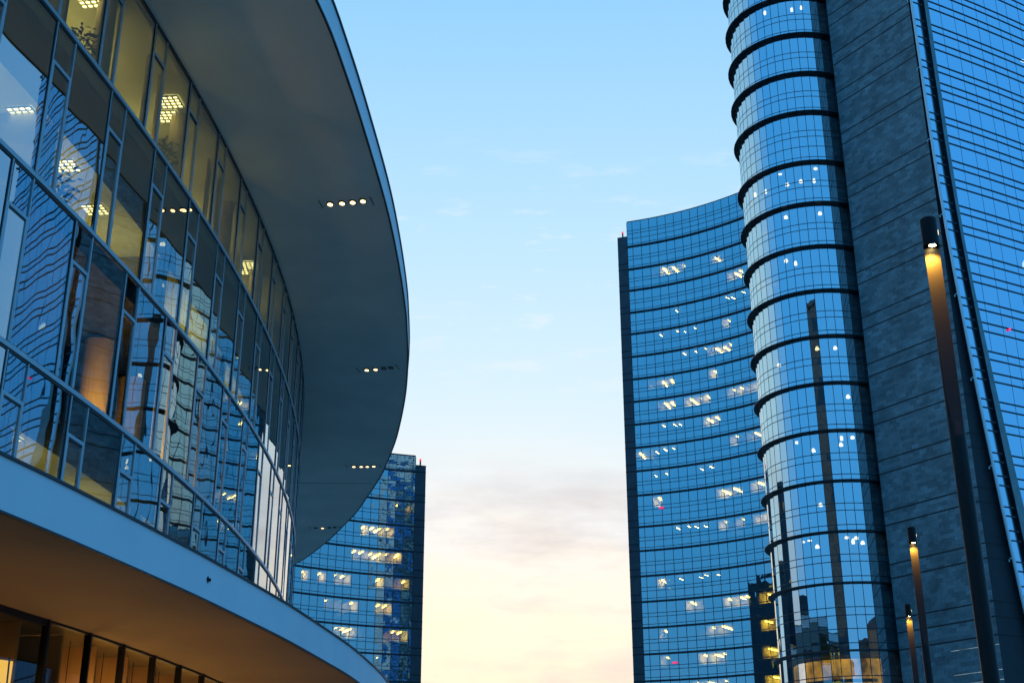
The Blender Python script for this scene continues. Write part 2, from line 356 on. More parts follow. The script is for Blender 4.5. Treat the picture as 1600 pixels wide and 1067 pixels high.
DC = [(-62, -62), (-46, -45), (-30.5, -27), (-19.8, -8), (-12.8, 6), (-8.6, 16), (-6.25, 23), (-5.2, 28.22), (-4.83, 31.87), (-4.57, 36.32), (-4.40, 40.6), (-4.38, 44.8), (-4.46, 49.03), (-4.60, 51.81), (-4.81, 55.04), (-5.14, 58.53),
      (-5.52, 61.6), (-6.02, 65.0), (-6.52, 68.01), (-7.33, 72.0), (-8.0, 75), (-9.23, 79.47), (-10.47, 83.80), (-11.58, 87.0), (-13.1, 91.2), (-14.44, 94.52), (-15.60, 97.20), (-17.4, 100.8), (-24, 112), (-36, 127), (-55, 142), (-85, 152)]
roof_edge = spline(DC, 5)
# inner line of roof slab: a long way behind the glass
def inner_for(pts, depth=14):
    return [(p[0] - depth - 4, p[1] * 0.9 + 4.2) for p in pts]
rin = inner_for(roof_edge, 12)
ZC = ZS[4]
m = MB()
for i in range(len(roof_edge) - 1):
    m.poly([(*rin[i], ZC), (*rin[i + 1], ZC), (*roof_edge[i + 1], ZC), (*roof_edge[i], ZC)], 'soffit')
sof = pbuild(m, 'roof_soffit')
m = MB(); ro = offset(roof_edge, 0.0)
for i in range(len(ro) - 1):
    m.quadz(ro[i], ro[i + 1], ZC + 0.0, ZC + 0.93, 'render')
    m.poly([(*ro[i], ZC + 0.93), (*ro[i + 1], ZC + 0.93), (*rin[i + 1], ZC + 1.3), (*rin[i], ZC + 1.3)], 'roof')
roofo = pbuild(m, 'roof', smooth=False)
m = MB(); o1 = offset(roof_edge, 0.05); o2 = offset(roof_edge, -0.25)
m.ribbon(o2, o1, ZC + 0.93, ZC + 0.99, 'alu_dark'); pbuild(m, 'edge_trim', roofo)
m = MB(); o1 = offset(roof_edge, 0.012); o2 = offset(roof_edge, -0.05)
m.ribbon(o2, o1, ZC - 0.025, ZC + 0.03, 'alu_dark'); pbuild(m, 'drip_edge', roofo)
m = MB(); m.prism([(-13.4, 76.56), (-8.75, 76.68), (-8.75, 76.74), (-13.4, 76.62)], ZC - 0.006, ZC - 0.002, 'seam'); pbuild(m, 'joint', sof)

# recessed downlight fittings in the soffit: four lamps in each, some burnt out
DL = [((-6.73, 39.80), (-4.90, 39.58), [(-6.39, 39.78, 1), (-5.96, 39.71, 1), (-5.58, 39.64, 1), (-5.21, 39.55, 1)]),
      ((-7.3, 56.55), (-5.4, 56.15), [(-6.89, 56.46, 1), (-6.46, 56.38, 1), (-6.06, 56.29, 0), (-5.72, 56.21, 0)]),
      ((-9.85, 72.9), (-7.85, 72.78), [(-9.41, 72.85, 1), (-8.97, 72.85, 1), (-8.61, 72.85, 1), (-8.22, 72.79, 1)]),
      ((-14.35, 88.45), (-12.2, 88.1), [(-13.93, 88.40, 0), (-13.43, 88.36, 1), (-12.94, 88.30, 0), (-12.55, 88.22, 0)])]
for a, b, lamps in DL:
    L = hypot(b[0] - a[0], b[1] - a[1]); ux, uy = (b[0] - a[0]) / L, (b[1] - a[1]) / L; w = 0.30
    m = MB()
    q = [(a[0] - uy * w, a[1] + ux * w), (a[0] + uy * w, a[1] - ux * w), (b[0] + uy * w, b[1] - ux * w), (b[0] - uy * w, b[1] + ux * w)]
    m.prism(q, ZC - 0.012, ZC - 0.004, 'soffit')
    for k in range(4):
        p0, p1 = q[k], q[(k + 1) % 4]
        if k in (0, 2): m.bar(p0, p1, ZC - 0.03, ZC - 0.003, 0.012, 0.012, 'alu_dark')
    f = pbuild(m, 'downlight_panel')
    for (lx, ly, on) in lamps:
        m = MB(); n = 16; ring = [(lx + .13 * cos(2 * pi * j / n), ly + .17 * sin(2 * pi * j / n)) for j in range(n)]
        m.prism(ring, ZC - 0.05, ZC - 0.005, 'black')
        r2 = [(lx + .095 * cos(2 * pi * j / n), ly + .125 * sin(2 * pi * j / n)) for j in range(n)]
        m.poly([(x, y, ZC - 0.054) for x, y in reversed(r2)], 'down' if on else 'down_off')
        pbuild(m, 'downlight', f)

# windows: wide fixed panes and narrow vent panes, four storeys
for row in range(4):
    z0, z1 = ZS[row], ZS[row + 1]
    s00 = row_bounds(row); h = z1 - z0
    for k in range(K0, K1):
        s0 = s00 + k * PITCH; s1 = s0 + NAR; s2 = s0 + PITCH
        a, b, c2 = gp(s0), gp(s1), gp(s2)
        zb, zt = z0 + 0.09, z1 - 0.09
        far = s0 > 16
        # wide pane
        m = MB(); pane(m, b, c2, zb, zt, 'glass_pav', 0.10)
        w = pbuild(m, 'window')
        m = MB()
        m.bar(b, gp(s1 + .042), zb, zt, 0.03, 0.07, 'alu');
        m.bar(gp(s1 + .042), gp(s1 + .07), zb, zt, 0.008, 0.05, 'alu_dark')
        pbuild(m, 'frame', w)
        # narrow pane with an opening vent below a transom
        zv = z1 - 0.27 * h
        m = MB(); pane(m, a, b, zb, zv, 'glass_pav', 0.25); pane(m, a, b, zv, zt, 'glass_pav', 0.12)
        w = pbuild(m, 'vent_window')
        m = MB()
        m.bar(gp(s0 - .02), a, zb, zt, 0.012, 0.05, 'alu_dark'); m.bar(a, gp(s0 + .042), zb, zt, 0.03, 0.07, 'alu'); m.bar(gp(s0 + .042), b, zv - .05, zv + .03, 0.028, 0.06, 'alu')
        m.bar(gp(s0 + .042), gp(s0 + .115), zb, zv - .05, 0.026, 0.05, 'alu'); m.bar(gp(s1 - .05), gp(s1), zb, zv - .05, 0.026, 0.05, 'alu')
        m.bar(gp(s0 + .115), gp(s1 - .05), zv - .10, zv - .05, 0.012, 0.05, 'alu_dark')
        m.bar(gp(s0 + .042), gp(s0 + .09), zv + .03, zt, 0.02, 0.05, 'alu_dark')
        pbuild(m, 'frame', w)
SLO, SHI = -18.65 + K0 * PITCH, -18.65 + K1 * PITCH + 2
def arc(inset, n=44, lo=SLO, hi=SHI): return [gp(lo + (hi - lo) * i / n, inset) for i in range(n + 1)]
for row in range(5):
    z = ZS[row]; m = MB()
    A, B = arc(0.12), arc(-0.045)
    if row == 4: m.ribbon(A, arc(-0.03), z - 0.09, z - 0.004, 'alu_dark')
    else:
        m.ribbon(A, B, z - 0.05, z + 0.055, 'alu'); m.ribbon(arc(0.1), arc(-0.02), z - 0.11, z - 0.052, 'alu_dark')
    pbuild(m, 'transom')
# inner floors, ceilings, partitions
for row in range(4):
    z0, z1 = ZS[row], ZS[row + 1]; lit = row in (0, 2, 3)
    if row > 0:
        m = MB(); m.ribbon(arc(8.2), arc(0.14), z0 - 0.34, z0 - 0.002, 'ceil' if row == 3 else 'slab'); pbuild(m, 'floor_slab')
    m = MB()
    zc = z1 - 0.36 if row < 3 else z1 - 0.06
    if row < 3:
        m.ribbon(arc(1.75), arc(0.16), zc - 0.14, zc - 0.003, 'bulkhead')
        A, B = arc(8.1), arc(1.8)
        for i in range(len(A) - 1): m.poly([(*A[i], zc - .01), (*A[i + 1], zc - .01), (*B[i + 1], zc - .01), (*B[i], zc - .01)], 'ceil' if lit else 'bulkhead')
    else:
        A, B = arc(6.1), arc(0.2)
        for i in range(len(A) - 1): m.poly([(*A[i], zc), (*A[i + 1], zc), (*B[i + 1], zc), (*B[i], zc)], 'ceil')
    pbuild(m, 'ceiling')
    m = MB(); A = arc(5.2 if row == 3 else 6.2)
    for i in range(len(A) - 1): m.quadz(A[i], A[i + 1], z0, zc, 'inwall' if lit else 'dim')  # unlit storey: darkness put into the wall and ceiling colours
    if lit:                                     # cross partitions between rooms
        for k in range(K0, K1, 3):
            s0 = row_bounds(row) + k * PITCH + 0.3
            m.bar(gp(s0, 1.9 if row < 3 else 1.2), gp(s0, 6.0), z0 + .01, zc - .02, 0.08, 0.08, 'inwall')
    pbuild(m, 'inner_wall')
    # columns
    for k in range(K0, K1, 2 if row == 3 else 3):
        s0 = row_bounds(row) + k * PITCH + (1.9 if row == 3 else 0.9); q = gp(s0, 0.95 if row == 3 else 2.2)
        m = MB(); n = 14; rr = 0.26 if row == 3 else 0.40
        m.prism([(q[0] + rr * cos(2 * pi * j / n), q[1] + rr * sin(2 * pi * j / n)) for j in range(n)], z0, zc - (0.002 if row == 3 else .145), 'incol')
        pbuild(m, 'column', smooth=False)
    # square louvred luminaires; area lights added below them brighten the ceiling
    if lit:
        spots = {3: [(-14.1, 1.35), (-8.2, 1.27), (-9.0, 0.95), (2.7, 1.2), (3.2, 1.55), (-20, 1.4)], 2: [(-14.6, 2.4), (-12.3, 3.0), (-11.9, 2.5), (-9.3, 2.7), (8.0, 2.6)], 0: [(-13.0, 2.5), (3.0, 2.6)]}[row]
        for s0, dep in spots:
            zz = zc - 0.02
            e = 0.33; m = MB()
            p = [gp(s0 - e, dep + e), gp(s0 - e, dep - e), gp(s0 + e, dep - e), gp(s0 + e, dep + e)]
            m.poly([(*x, zz - .004) for x in p], 'lum')
            for t in range(5):
                u = -e + 2 * e * t / 4
                m.bar(gp(s0 + u - .02, dep + e), gp(s0 + u - .02, dep - e), zz - .05, zz - .008, .02, .02, 'louv')
                m.bar(gp(s0 - e, dep + u), gp(s0 + e, dep + u), zz - .046, zz - .01, .02, .02, 'louv')
            f = pbuild(m, 'ceiling_light')
        for k in range(-4, 4):
            sc_ = -13.0 + k * 6.2; q = gp(sc_, 3.2)
            ld = bpy.data.lights.new('ceiling_fill', 'AREA'); ld.shape = 'RECTANGLE'; ld.size = 4.6; ld.size_y = 2.6; ld.spread = radians(95); ld.color = (1.0, 0.84, 0.28); ld.energy = {3: 52, 2: 48, 0: 34}[row]
            lo = bpy.data.objects.new('ceiling_fill', ld); COL.objects.link(lo); lo.parent = pav; lo.location = (q[0] - PO[0], q[1] - PO[1], z0 + .9); lo.rotation_euler = (pi, 0, pi / 2)
    # hidden lamp added to wash one column in the darker third storey
def glow(x, y, z, e, col, parent, size=.08):
    ld = bpy.data.lights.new('lamp_glow', 'POINT'); ld.energy = e; ld.color = col; ld.shadow_soft_size = size
    lo = bpy.data.objects.new('lamp_glow', ld); COL.objects.link(lo); lo.parent = parent; lo.location = (x - PO[0], y - PO[1], z)
q = gp(-9.3, 2.05); m = MB(); n = 24
m.tube([(q[0], q[1], ZS[1]), (q[0], q[1], ZS[2] - .505)], .42, 'incol', n); pbuild(m, 'column', smooth=True)
q = gp(-10.75, 1.1); m = MB(); m.tube([(q[0], q[1], ZS[1] + .01), (q[0], q[1], ZS[1] + .16)], .13, 'black', 12); m.tube([(q[0], q[1], ZS[1] + .165), (q[0], q[1], ZS[1] + .24)], [.11, .10], 'warm', 12)
pbuild(m, 'hidden_floor_lamp'); glow(q[0], q[1], ZS[1] + .55, 210, (1.0, .5, .12), pav)
for s0, e in ((-11.3, 20), (-10.35, 0), (-5.4, 16), (-4.2, 0)):
    m = MB(); m.bar(gp(s0 - .17, .75), gp(s0 + .17, .75), ZS[3] + .02, ZS[4] - .10, .03, .03, 'incol'); pbuild(m, 'door_panel')
    if e:
        q = gp(s0 + .35, .45); m = MB(); m.tube([(q[0], q[1], ZS[3] + .01), (q[0], q[1], ZS[3] + .12)], .11, 'black', 12); m.tube([(q[0], q[1], ZS[3] + .125), (q[0], q[1], ZS[3] + .2)], [.09, .08], 'warm', 12)
        pbuild(m, 'hidden_floor_lamp'); glow(q[0], q[1], ZS[3] + .4, e, (1.0, .72, .16), pav)  # lamp added below the sightline to brighten the panel
def plant(s0, dep, z, h, label):
    p = gp(s0, dep); t = thing('potted_plant', label, 'plant', (p[0], p[1], z), 'potted plants on the office floors')
    m = MB(); m.tube([(0, 0, 0), (0, 0, .34)], [.13, .18], 'pot', 14); m.build('pot', t)
    m = MB()
    for k in range(7):
        a = random.uniform(0, 6.3); m.tube([(0, 0, .33), (.06 * cos(a), .06 * sin(a), .33 + h * .4), (.2 * cos(a), .2 * sin(a), .33 + h * .8)], [.012, .010, .006], 'leafy', 5)
        for j in range(16):
            b = a + random.gauss(0, .8); rr = random.uniform(.05, .36); zz = .4 + h * random.uniform(.15, 1.0); L = random.uniform(.10, .2); u = random.uniform(-.5, .7)
            c0 = (rr * cos(b), rr * sin(b), zz); d = (cos(b + u), sin(b + u), random.uniform(-.5, .6)); w = (-d[1] * .3, d[0] * .3, .05)
            m.poly([c0, (c0[0] + L * (d[0] * .5 + w[0]), c0[1] + L * (d[1] * .5 + w[1]), c0[2] + L * d[2] * .5), (c0[0] + L * d[0], c0[1] + L * d[1], c0[2] + L * d[2] - .03), (c0[0] + L * (d[0] * .5 - w[0]), c0[1] + L * (d[1] * .5 - w[1]), c0[2] + L * d[2] * .5)], 'leafy')
    m.build('foliage', t)
plant(-15.75, .5, ZS[3], .75, 'leafy potted plant behind top storey pavilion glass, under the ceiling light by the frame edge')
plant(-10.1, .5, ZS[3], .85, 'leafy potted plant behind top storey pavilion glass, below the square louvred ceiling light')
plant(-15.8, .5, ZS[2], .8, 'bushy potted plant low behind the glass, one storey under the top of the pavilion')
# ring slab (white upstand) below the windows
LC = [(-64, -64), (-48, -46), (-32, -27), (-21.6, -8), (-14.6, 4), (-11.0, 11.2), (-9.2, 16.6), (-8.38, 20.0), (-7.98, 21.8), (-7.66, 23.4), (-7.28, 25.4), (-6.92, 27.4), (-6.62, 29.3), (-6.30, 31.5), (-6.02, 33.5), (-5.82, 35.2), (-5.55, 37.8),
      (-5.21, 41.4), (-5.01, 45.1), (-4.90, 48.1), (-4.89, 50.9), (-4.98, 54), (-5.3, 58.5), (-6.1, 64.5), (-7.6, 72), (-10.5, 82), (-15, 94), (-23, 109), (-36, 125), (-55, 140), (-85, 150)]
slab_edge = spline(LC, 5); ZT = ZS[0]; ZL = 5.125 + G0
m = MB(); sin_ = [(x - 17, y * 0.9 + 4.2) for x, y in slab_edge]
for i in range(len(slab_edge) - 1):
    m.quadz(slab_edge[i], slab_edge[i + 1], ZL, ZT, 'render')
    m.poly([(*slab_edge[i], ZT), (*slab_edge[i + 1], ZT), (*sin_[i + 1], ZT), (*sin_[i], ZT)], 'roof')
rs = pbuild(m, 'ring_slab')
m = MB(); m.ribbon(offset(slab_edge, -0.22), offset(slab_edge, 0.035), ZT + .002, ZT + .055, 'alu_dark'); pbuild(m, 'coping', rs)
m = MB(); m.ribbon(offset(slab_edge, -0.06), offset(slab_edge, 0.008), ZL - .03, ZL + .012, 'alu_dark'); pbuild(m, 'drip_edge', rs)
m = MB()
for i in range(len(slab_edge) - 1):
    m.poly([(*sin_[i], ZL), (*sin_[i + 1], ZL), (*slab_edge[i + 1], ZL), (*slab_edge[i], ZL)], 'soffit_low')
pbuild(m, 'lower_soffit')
m = MB(); q = (-6.80, 28.25); m.prism([(q[0] + .005, q[1] - .09), (q[0] + .09, q[1] - .02), (q[0] + .03, q[1] + .12)], ZT - .46, ZT - .40, 'black'); m.prism([(q[0] - .02, q[1] - .06), (q[0] + .04, q[1] - .05), (q[0] + .03, q[1] + .0)], ZT - .5, ZT - .36, 'black'); pbuild(m, 'wall_sensor')
# ground floor glazing
GC = [(-26, -4), (-18.5, 9), (-14.2, 18.5), (-12.5, 24), (-11.46, 28.56), (-11.16, 30.8), (-10.80, 32.86), (-10.51, 34.83), (-10.24, 36.93), (-10.0, 38.97), (-9.79, 41.08), (-9.67, 43.25), (-9.6, 46), (-9.62, 50), (-9.9, 56), (-10.8, 64)]
gl = spline(GC, 4)
gsel = [p for p in gl]
# even bays of 2.05 m along the line
def resample(pts, step, start=0.0):
    out = []; acc = -start
    for i in range(len(pts) - 1):
        a, b = pts[i], pts[i + 1]; L = hypot(b[0] - a[0], b[1] - a[1])
        while acc <= L:
            if acc >= 0: out.append((a[0] + (b[0] - a[0]) * acc / L, a[1] + (b[1] - a[1]) * acc / L))
            acc += step
        acc -= L
    return out
gb = [(-16.0, 14.2), (-14.4, 18.2), (-13.2, 21.9), (-12.2, 25.3), (-11.16, 30.8), (-10.80, 32.86), (-10.51, 34.83), (-10.24, 36.93), (-10.0, 38.97), (-9.79, 41.08), (-9.67, 43.25), (-9.6, 45.3), (-9.6, 47.4), (-9.65, 49.5), (-9.75, 51.6), (-9.9, 53.7)]
for i in range(len(gb) - 1):
    m = MB(); pane(m, gb[i], gb[i + 1], 0.05, ZL - 0.11, 'glass_ground', 0.05)
    w = pbuild(m, 'ground_window')
    a, b = gb[i], gb[i + 1]; L = hypot(b[0] - a[0], b[1] - a[1]); ux, uy = (b[0] - a[0]) / L, (b[1] - a[1]) / L
    m = MB(); m.bar((b[0] - ux * .06, b[1] - uy * .06), (b[0] + ux * .02, b[1] + uy * .02), 0, ZL - 0.002, .09, .09, 'black')
    hd = 0.16 if i == 3 else 0.06
    m.bar(a, (b[0] - ux * .06, b[1] - uy * .06), ZL - hd, ZL - 0.004, .05, .05, 'black')
    pbuild(m, 'frame', w)
gi = offset(gb, -3.4)
m = MB()
for i in range(len(gi) - 1): m.quadz(gi[i], gi[i + 1], 0.0, ZL - .02, 'wood')
for i in range(2, len(gb) - 1, 1):
    a = offset(gb, -0.7)[i]; b = offset(gb, -3.3)[i]
    m.bar(a, b, 0.0, ZL - .03, .05, .05, 'wood')
pbuild(m, 'lobby_wall')
q = offset(gb, -1.0)
m = MB(); m.bar((-11.95, 30.1), (-11.75, 30.45), 0.02, 5.7, .05, .05, 'strip'); pbuild(m, 'lit_strip')
for i in range(5, len(gb) - 1):
    x = (q[i][0] + q[i + 1][0]) / 2; y = (q[i][1] + q[i + 1][1]) / 2; z = 5.2 if i > 3 else 5.6
    m = MB(); n = 12
    m.prism([(x + .16 * cos(2 * pi * j / n), y + .16 * sin(2 * pi * j / n)) for j in range(n)], z, z + .34, 'warm'); m.tube([(x, y, z + .35), (x, y, ZL - .03)], .012, 'black', 6)
    pbuild(m, 'pendant_lamp'); glow(x, y, z - .3, 13, (1.0, .58, .14), pav, .16)
m = MB(); p = offset(gb, -0.45)[4]; m.tube([(p[0] + .05, p[1] - 1.1, 5.7), (p[0] + .05, p[1] - 1.0, 4.6), (p[0], p[1] - .6, 3.4), (p[0], p[1] - .2, 2.6), (p[0] + .05, p[1] - .9, 2.35), (p[0] + .1, p[1] - 1.6, 2.5)], .02, 'black', 6)
pbuild(m, 'hanging_cable')
# warm up-wash on the lower soffit from fittings set in the paving by the glazing
for k, (x, y, e) in enumerate([(-10.4, 27.0, 60), (-9.2, 33.5, 75), (-8.6, 40.5, 60), (-8.5, 48, 60), (-12.4, 20, 60)]):
    m = MB(); n = 14
    m.prism([(x + .16 * cos(2 * pi * j / n), y + .16 * sin(2 * pi * j / n)) for j in range(n)], .004, .03, 'black')
    m.poly([(x + .12 * cos(2 * pi * j / n), y + .12 * sin(2 * pi * j / n), .034) for j in range(n)], 'warm')
    f = pbuild(m, 'paving_uplight')
    ld = bpy.data.lights.new('uplight_beam', 'SPOT'); ld.energy = e * 6.5; ld.color = (1.0, 0.52, 0.16); ld.spot_size = radians(95); ld.spot_blend = 1.0; ld.shadow_soft_size = 0.12
    lo = bpy.data.objects.new('uplight_beam', ld); COL.objects.link(lo); lo.parent = f; lo.location = (x - PO[0], y - PO[1], 0.1); lo.rotation_euler = (pi, 0, 0)

# ------------------------------------------------------------------ towers
FR = (0.0, 0.445, 0.585, 0.868, 1.0)       # panes in a storey, from its top ledge down
def curtain(parent, PO, plan, levels, glass, jit, led_out, led_h, bands_skip=(), mull_w=0.05, mull_d=.02, tr_h=.03, rows=FR, ledge_mat='ledge', inner=2.6, rooms={}, top_band=True, slab=True):
    """plan: pane corners left to right as seen from outside; levels: ledge heights, top first"""
    pi_ = offset(plan, -0.1); pn = offset(plan, -inner)
    out = []
    for k in range(len(levels) - 1):
        zt, zb = levels[k], levels[k + 1]; h = zt - zb
        rr = rows if h < 4.5 else (0.0, 0.36, 0.48, 0.68, 0.89, 1.0)
        m = MB()
        for i in range(len(plan) - 1):
            for j in range(len(rr) - 1):
                pane(m, plan[i], plan[i + 1], zt - rr[j + 1] * h, zt - rr[j] * h, glass, jit)
        m.v = [(x - PO[0], y - PO[1], z) for x, y, z in m.v]
        g = m.build('glazed_storey', parent)
        m = MB()
        for i in range(len(plan)):
            a = plan[i]; b = plan[min(i + 1, len(plan) - 1)]; c = plan[max(i - 1, 0)]
            L = hypot(b[0] - c[0], b[1] - c[1]); ux, uy = (b[0] - c[0]) / L, (b[1] - c[1]) / L
            m.bar((a[0] - ux * mull_w / 2, a[1] - uy * mull_w / 2), (a[0] + ux * mull_w / 2, a[1] + uy * mull_w / 2), zb, zt, mull_d, .04, 'mull')
        for j in range(1, len(rr) - 1):
            z = zt - rr[j] * h
            m.ribbon(offset(plan, -.04), offset(plan, mull_d), z - tr_h, z + tr_h, 'mull')
        m.v = [(x - PO[0], y - PO[1], z) for x, y, z in m.v]
        m.build('mullion_grid', g)
        if not (k == 0 and not top_band):
            m = MB(); m.ribbon(offset(plan, -.06), offset(plan, led_out * (.1 if led_out > .5 else 1)), zt - led_h * .5, zt + led_h * .5, ledge_mat)
            if led_out > .5:
                m.ribbon(offset(plan, led_out * .62), offset(plan, led_out), zt - led_h * .35, zt + led_h * .65, ledge_mat)
                po1, po2 = offset(plan, led_out * .08), offset(plan, led_out * .63)
                for i in range(len(plan) - 1):       # grating bars between inner and outer rail
                    for f in [q / 8 for q in range(8)]:
                        a = [po1[i][q] + (po1[i + 1][q] - po1[i][q]) * f for q in (0, 1)]; b = [po2[i][q] + (po2[i + 1][q] - po2[i][q]) * f for q in (0, 1)]
                        m.bar(a, b, zt - .02, zt + .02, .026, .026, 'ledge')
            m.v = [(x - PO[0], y - PO[1], z) for x, y, z in m.v]
            m.build('ledge', g)
        if slab:
            m = MB(); m.ribbon(pn, offset(plan, -.15), zt - .3, zt + .28, 'slab')
            m.v = [(x - PO[0], y - PO[1], z) for x, y, z in m.v]
            m.build('floor_slab', g)
        for (c0, c1, kind) in rooms.get(k, []):
            c1 = min(c1, len(plan) - 1)
            if c0 >= c1: continue
            d = inner * .8; pb = offset(plan, -d); pf = offset(plan, -.3); m = MB(); z1_ = zt - .34; z0_ = zt - rr[1] * h - (.25 if kind != 'dots' else 0)
            if kind == 'dots':
                for i in range(c0, c1):
                    if random.random() < .25: continue
                    f = random.uniform(.2, .8); p = [pf[i][q] + (pf[i + 1][q] - pf[i][q]) * f for q in (0, 1)]; p2 = [pb[i][q] + (pb[i + 1][q] - pb[i][q]) * min(1, f + .3) for q in (0, 1)]
                    zz = zt - random.uniform(.45, .9); t = random.uniform(.1, .28)
                    p2 = [p[q] + (p2[q] - p[q]) * t for q in (0, 1)]
                    m.bar(p, p2, zz - .03, zz, .045, .045, 'lit_bright')
            else:
                z0_ = zt - rr[1] * h - .2; z1_ = zt - .32; mt = 'paint'
                d = inner * random.choice([.55, .8, .92]); pb = offset(plan, -d)
                for i in range(c0, c1):
                    m.quadz(pb[i], pb[i + 1], z0_, z1_, mt)
                    m.poly([(*pf[i], z1_), (*pf[i + 1], z1_), (*pb[i + 1], z1_), (*pb[i], z1_)], mt)
                    m.poly([(*pf[i], z0_), (*pf[i + 1], z0_), (*pb[i + 1], z0_), (*pb[i], z0_)], 'slab')
                m.quadz(pf[c0], pb[c0], z0_, z1_, mt); m.quadz(pf[c1], pb[c1], z0_, z1_, mt)
                if random.random() < .6:
                    i = random.randrange(c0, c1); m.quadz(pf[i], pb[i], z0_, z1_ - .02, mt)
                par = m; par.v = [(x - PO[0], y - PO[1], z) for x, y, z in par.v]; par.build('lit_room', g); m = MB()
                pr = .8 if kind == 'lit' else .35
                for i in range(c0, c1):
                    if random.random() > pr and not (kind == 'lit' and i == c0): continue
                    A = lambda f, P: [P[i][q] + (P[i + 1][q] - P[i][q]) * f for q in (0, 1)]
                    f = random.uniform(.3, .7); a0, b0 = A(f, pf), A(f, pb); t0, t1 = random.uniform(.1, .25), random.uniform(.6, .9)
                    p, p2 = [[a0[q] + (b0[q] - a0[q]) * t for q in (0, 1)] for t in (t0, t1)]
                    m = MB(); m.bar(p, p2, z1_ - .20, z1_ - .15, .055, .055, 'lit_bright'); m.v = [(x - PO[0], y - PO[1], z) for x, y, z in m.v]
                    m.build('office_light', g)
                m = MB()
            if m.f:
                m.v = [(x - PO[0], y - PO[1], z) for x, y, z in m.v]
                m.build('office_light', g)
        out.append(g)
    m = MB(); zt, zb = levels[0], levels[-1]
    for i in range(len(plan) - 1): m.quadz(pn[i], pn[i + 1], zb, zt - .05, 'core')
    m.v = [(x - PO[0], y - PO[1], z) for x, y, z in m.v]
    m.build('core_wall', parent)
    return out

def arc3(a, b, sag, n0, pitch, first):
    """points on an arc through a and b that sags away (to the left of a->b) by sag, continued past b"""
    L = hypot(b[0] - a[0], b[1] - a[1]); R = L * L / 8 / sag; ux, uy = (b[0] - a[0]) / L, (b[1] - a[1]) / L
    nx, ny = uy, -ux                                    # towards the viewer
    cx, cy = (a[0] + b[0]) / 2 + nx * (R - sag), (a[1] + b[1]) / 2 + ny * (R - sag)
    t0 = atan2(a[1] - cy, a[0] - cx); pts = [a]
    s = first
    for k in range(n0):
        t = t0 - s / R
        pts.append((cx + R * cos(t), cy + R * sin(t))); s += pitch
    return pts

def towermb(m, PO): m.v = [(x - PO[0], y - PO[1], z) for x, y, z in m.v]; return m

# --- concave tower in the middle distance
PM = (30.0, 200.0); mid = thing('office_tower', 'blue glass office tower with concave front and dark ledges, partly hidden behind the round tower', 'tower', (PM[0], PM[1], 0), 'glass towers of the plaza')
LM = [z + G0 for z in (101.6, 96.85, 92.55, 88.55, 84.45, 80.55, 76.45, 72.45, 68.5, 64.55, 60.6, 56.65, 52.6, 47.45, 43.6, 39.6, 35.6, 31.6, 27.6, 23.6, 19.6, 15.6, 11.6, 7.6)] + [0.0]
planM = arc3((20.1, 199.0), (37.75, 188.5), 1.15, 36, 1.5, 0.95)
roomsM = {1: [], 2: [(4, 7, 'lit'), (3, 4, 'dim')], 3: [(12, 14, 'lit'), (9, 12, 'dots')], 4: [(10, 14, 'dots'), (5, 6, 'dots')], 5: [(3, 8, 'dots')], 6: [(9, 12, 'lit'), (6, 9, 'dots')], 7: [(2, 5, 'dim')],
          8: [(1, 3, 'dim'), (3, 5, 'lit'), (6, 9, 'lit'), (10, 11, 'dim'), (11, 13, 'lit'), (13, 15, 'lit')], 9: [(3, 6, 'dots'), (11, 12, 'dots')], 10: [(13, 15, 'dim'), (2, 5, 'dots')], 11: [(2, 4, 'dots'), (7, 9, 'dots')],
          12: [(2, 3, 'lit'), (5, 7, 'dim'), (9, 12, 'lit'), (13, 15, 'lit')], 13: [(9, 10, 'lit'), (11, 12, 'dim'), (13, 15, 'lit'), (4, 8, 'dots')], 14: [(8, 9, 'dim')], 15: [(4, 9, 'dots')],
          16: [(5, 7, 'dim'), (9, 12, 'lit'), (13, 15, 'lit')], 17: [(2, 3, 'lit'), (5, 6, 'dim'), (7, 8, 'dim'), (8, 10, 'lit'), (13, 16, 'lit')], 18: [(2, 3, 'lit'), (6, 9, 'lit'), (10, 12, 'dim'), (13, 16, 'lit')],
          19: [(5, 6, 'dim'), (8, 9, 'lit'), (10, 12, 'dim'), (13, 16, 'lit')], 20: [(6, 7, 'dim'), (8, 10, 'lit')], 21: [(3, 6, 'lit'), (9, 12, 'dim')]}
for k in (2, 5, 7, 9, 10, 14, 15, 19, 21):
    for q in range(2):
        c0 = random.randrange(0, 12); roomsM[k] = [x for x in roomsM[k] if x[2] != 'dim' or True] + ([(c0, c0 + random.choice([1, 2]), 'dim')] if all(c0 + 2 <= x[0] or c0 >= x[1] for x in roomsM[k]) else [])
curtain(mid, PM, planM, LM, 'glass_mid', 0.22, 0.24, 0.26, mull_w=0.085, tr_h=.042, inner=7.0, rooms=roomsM, top_band=False)
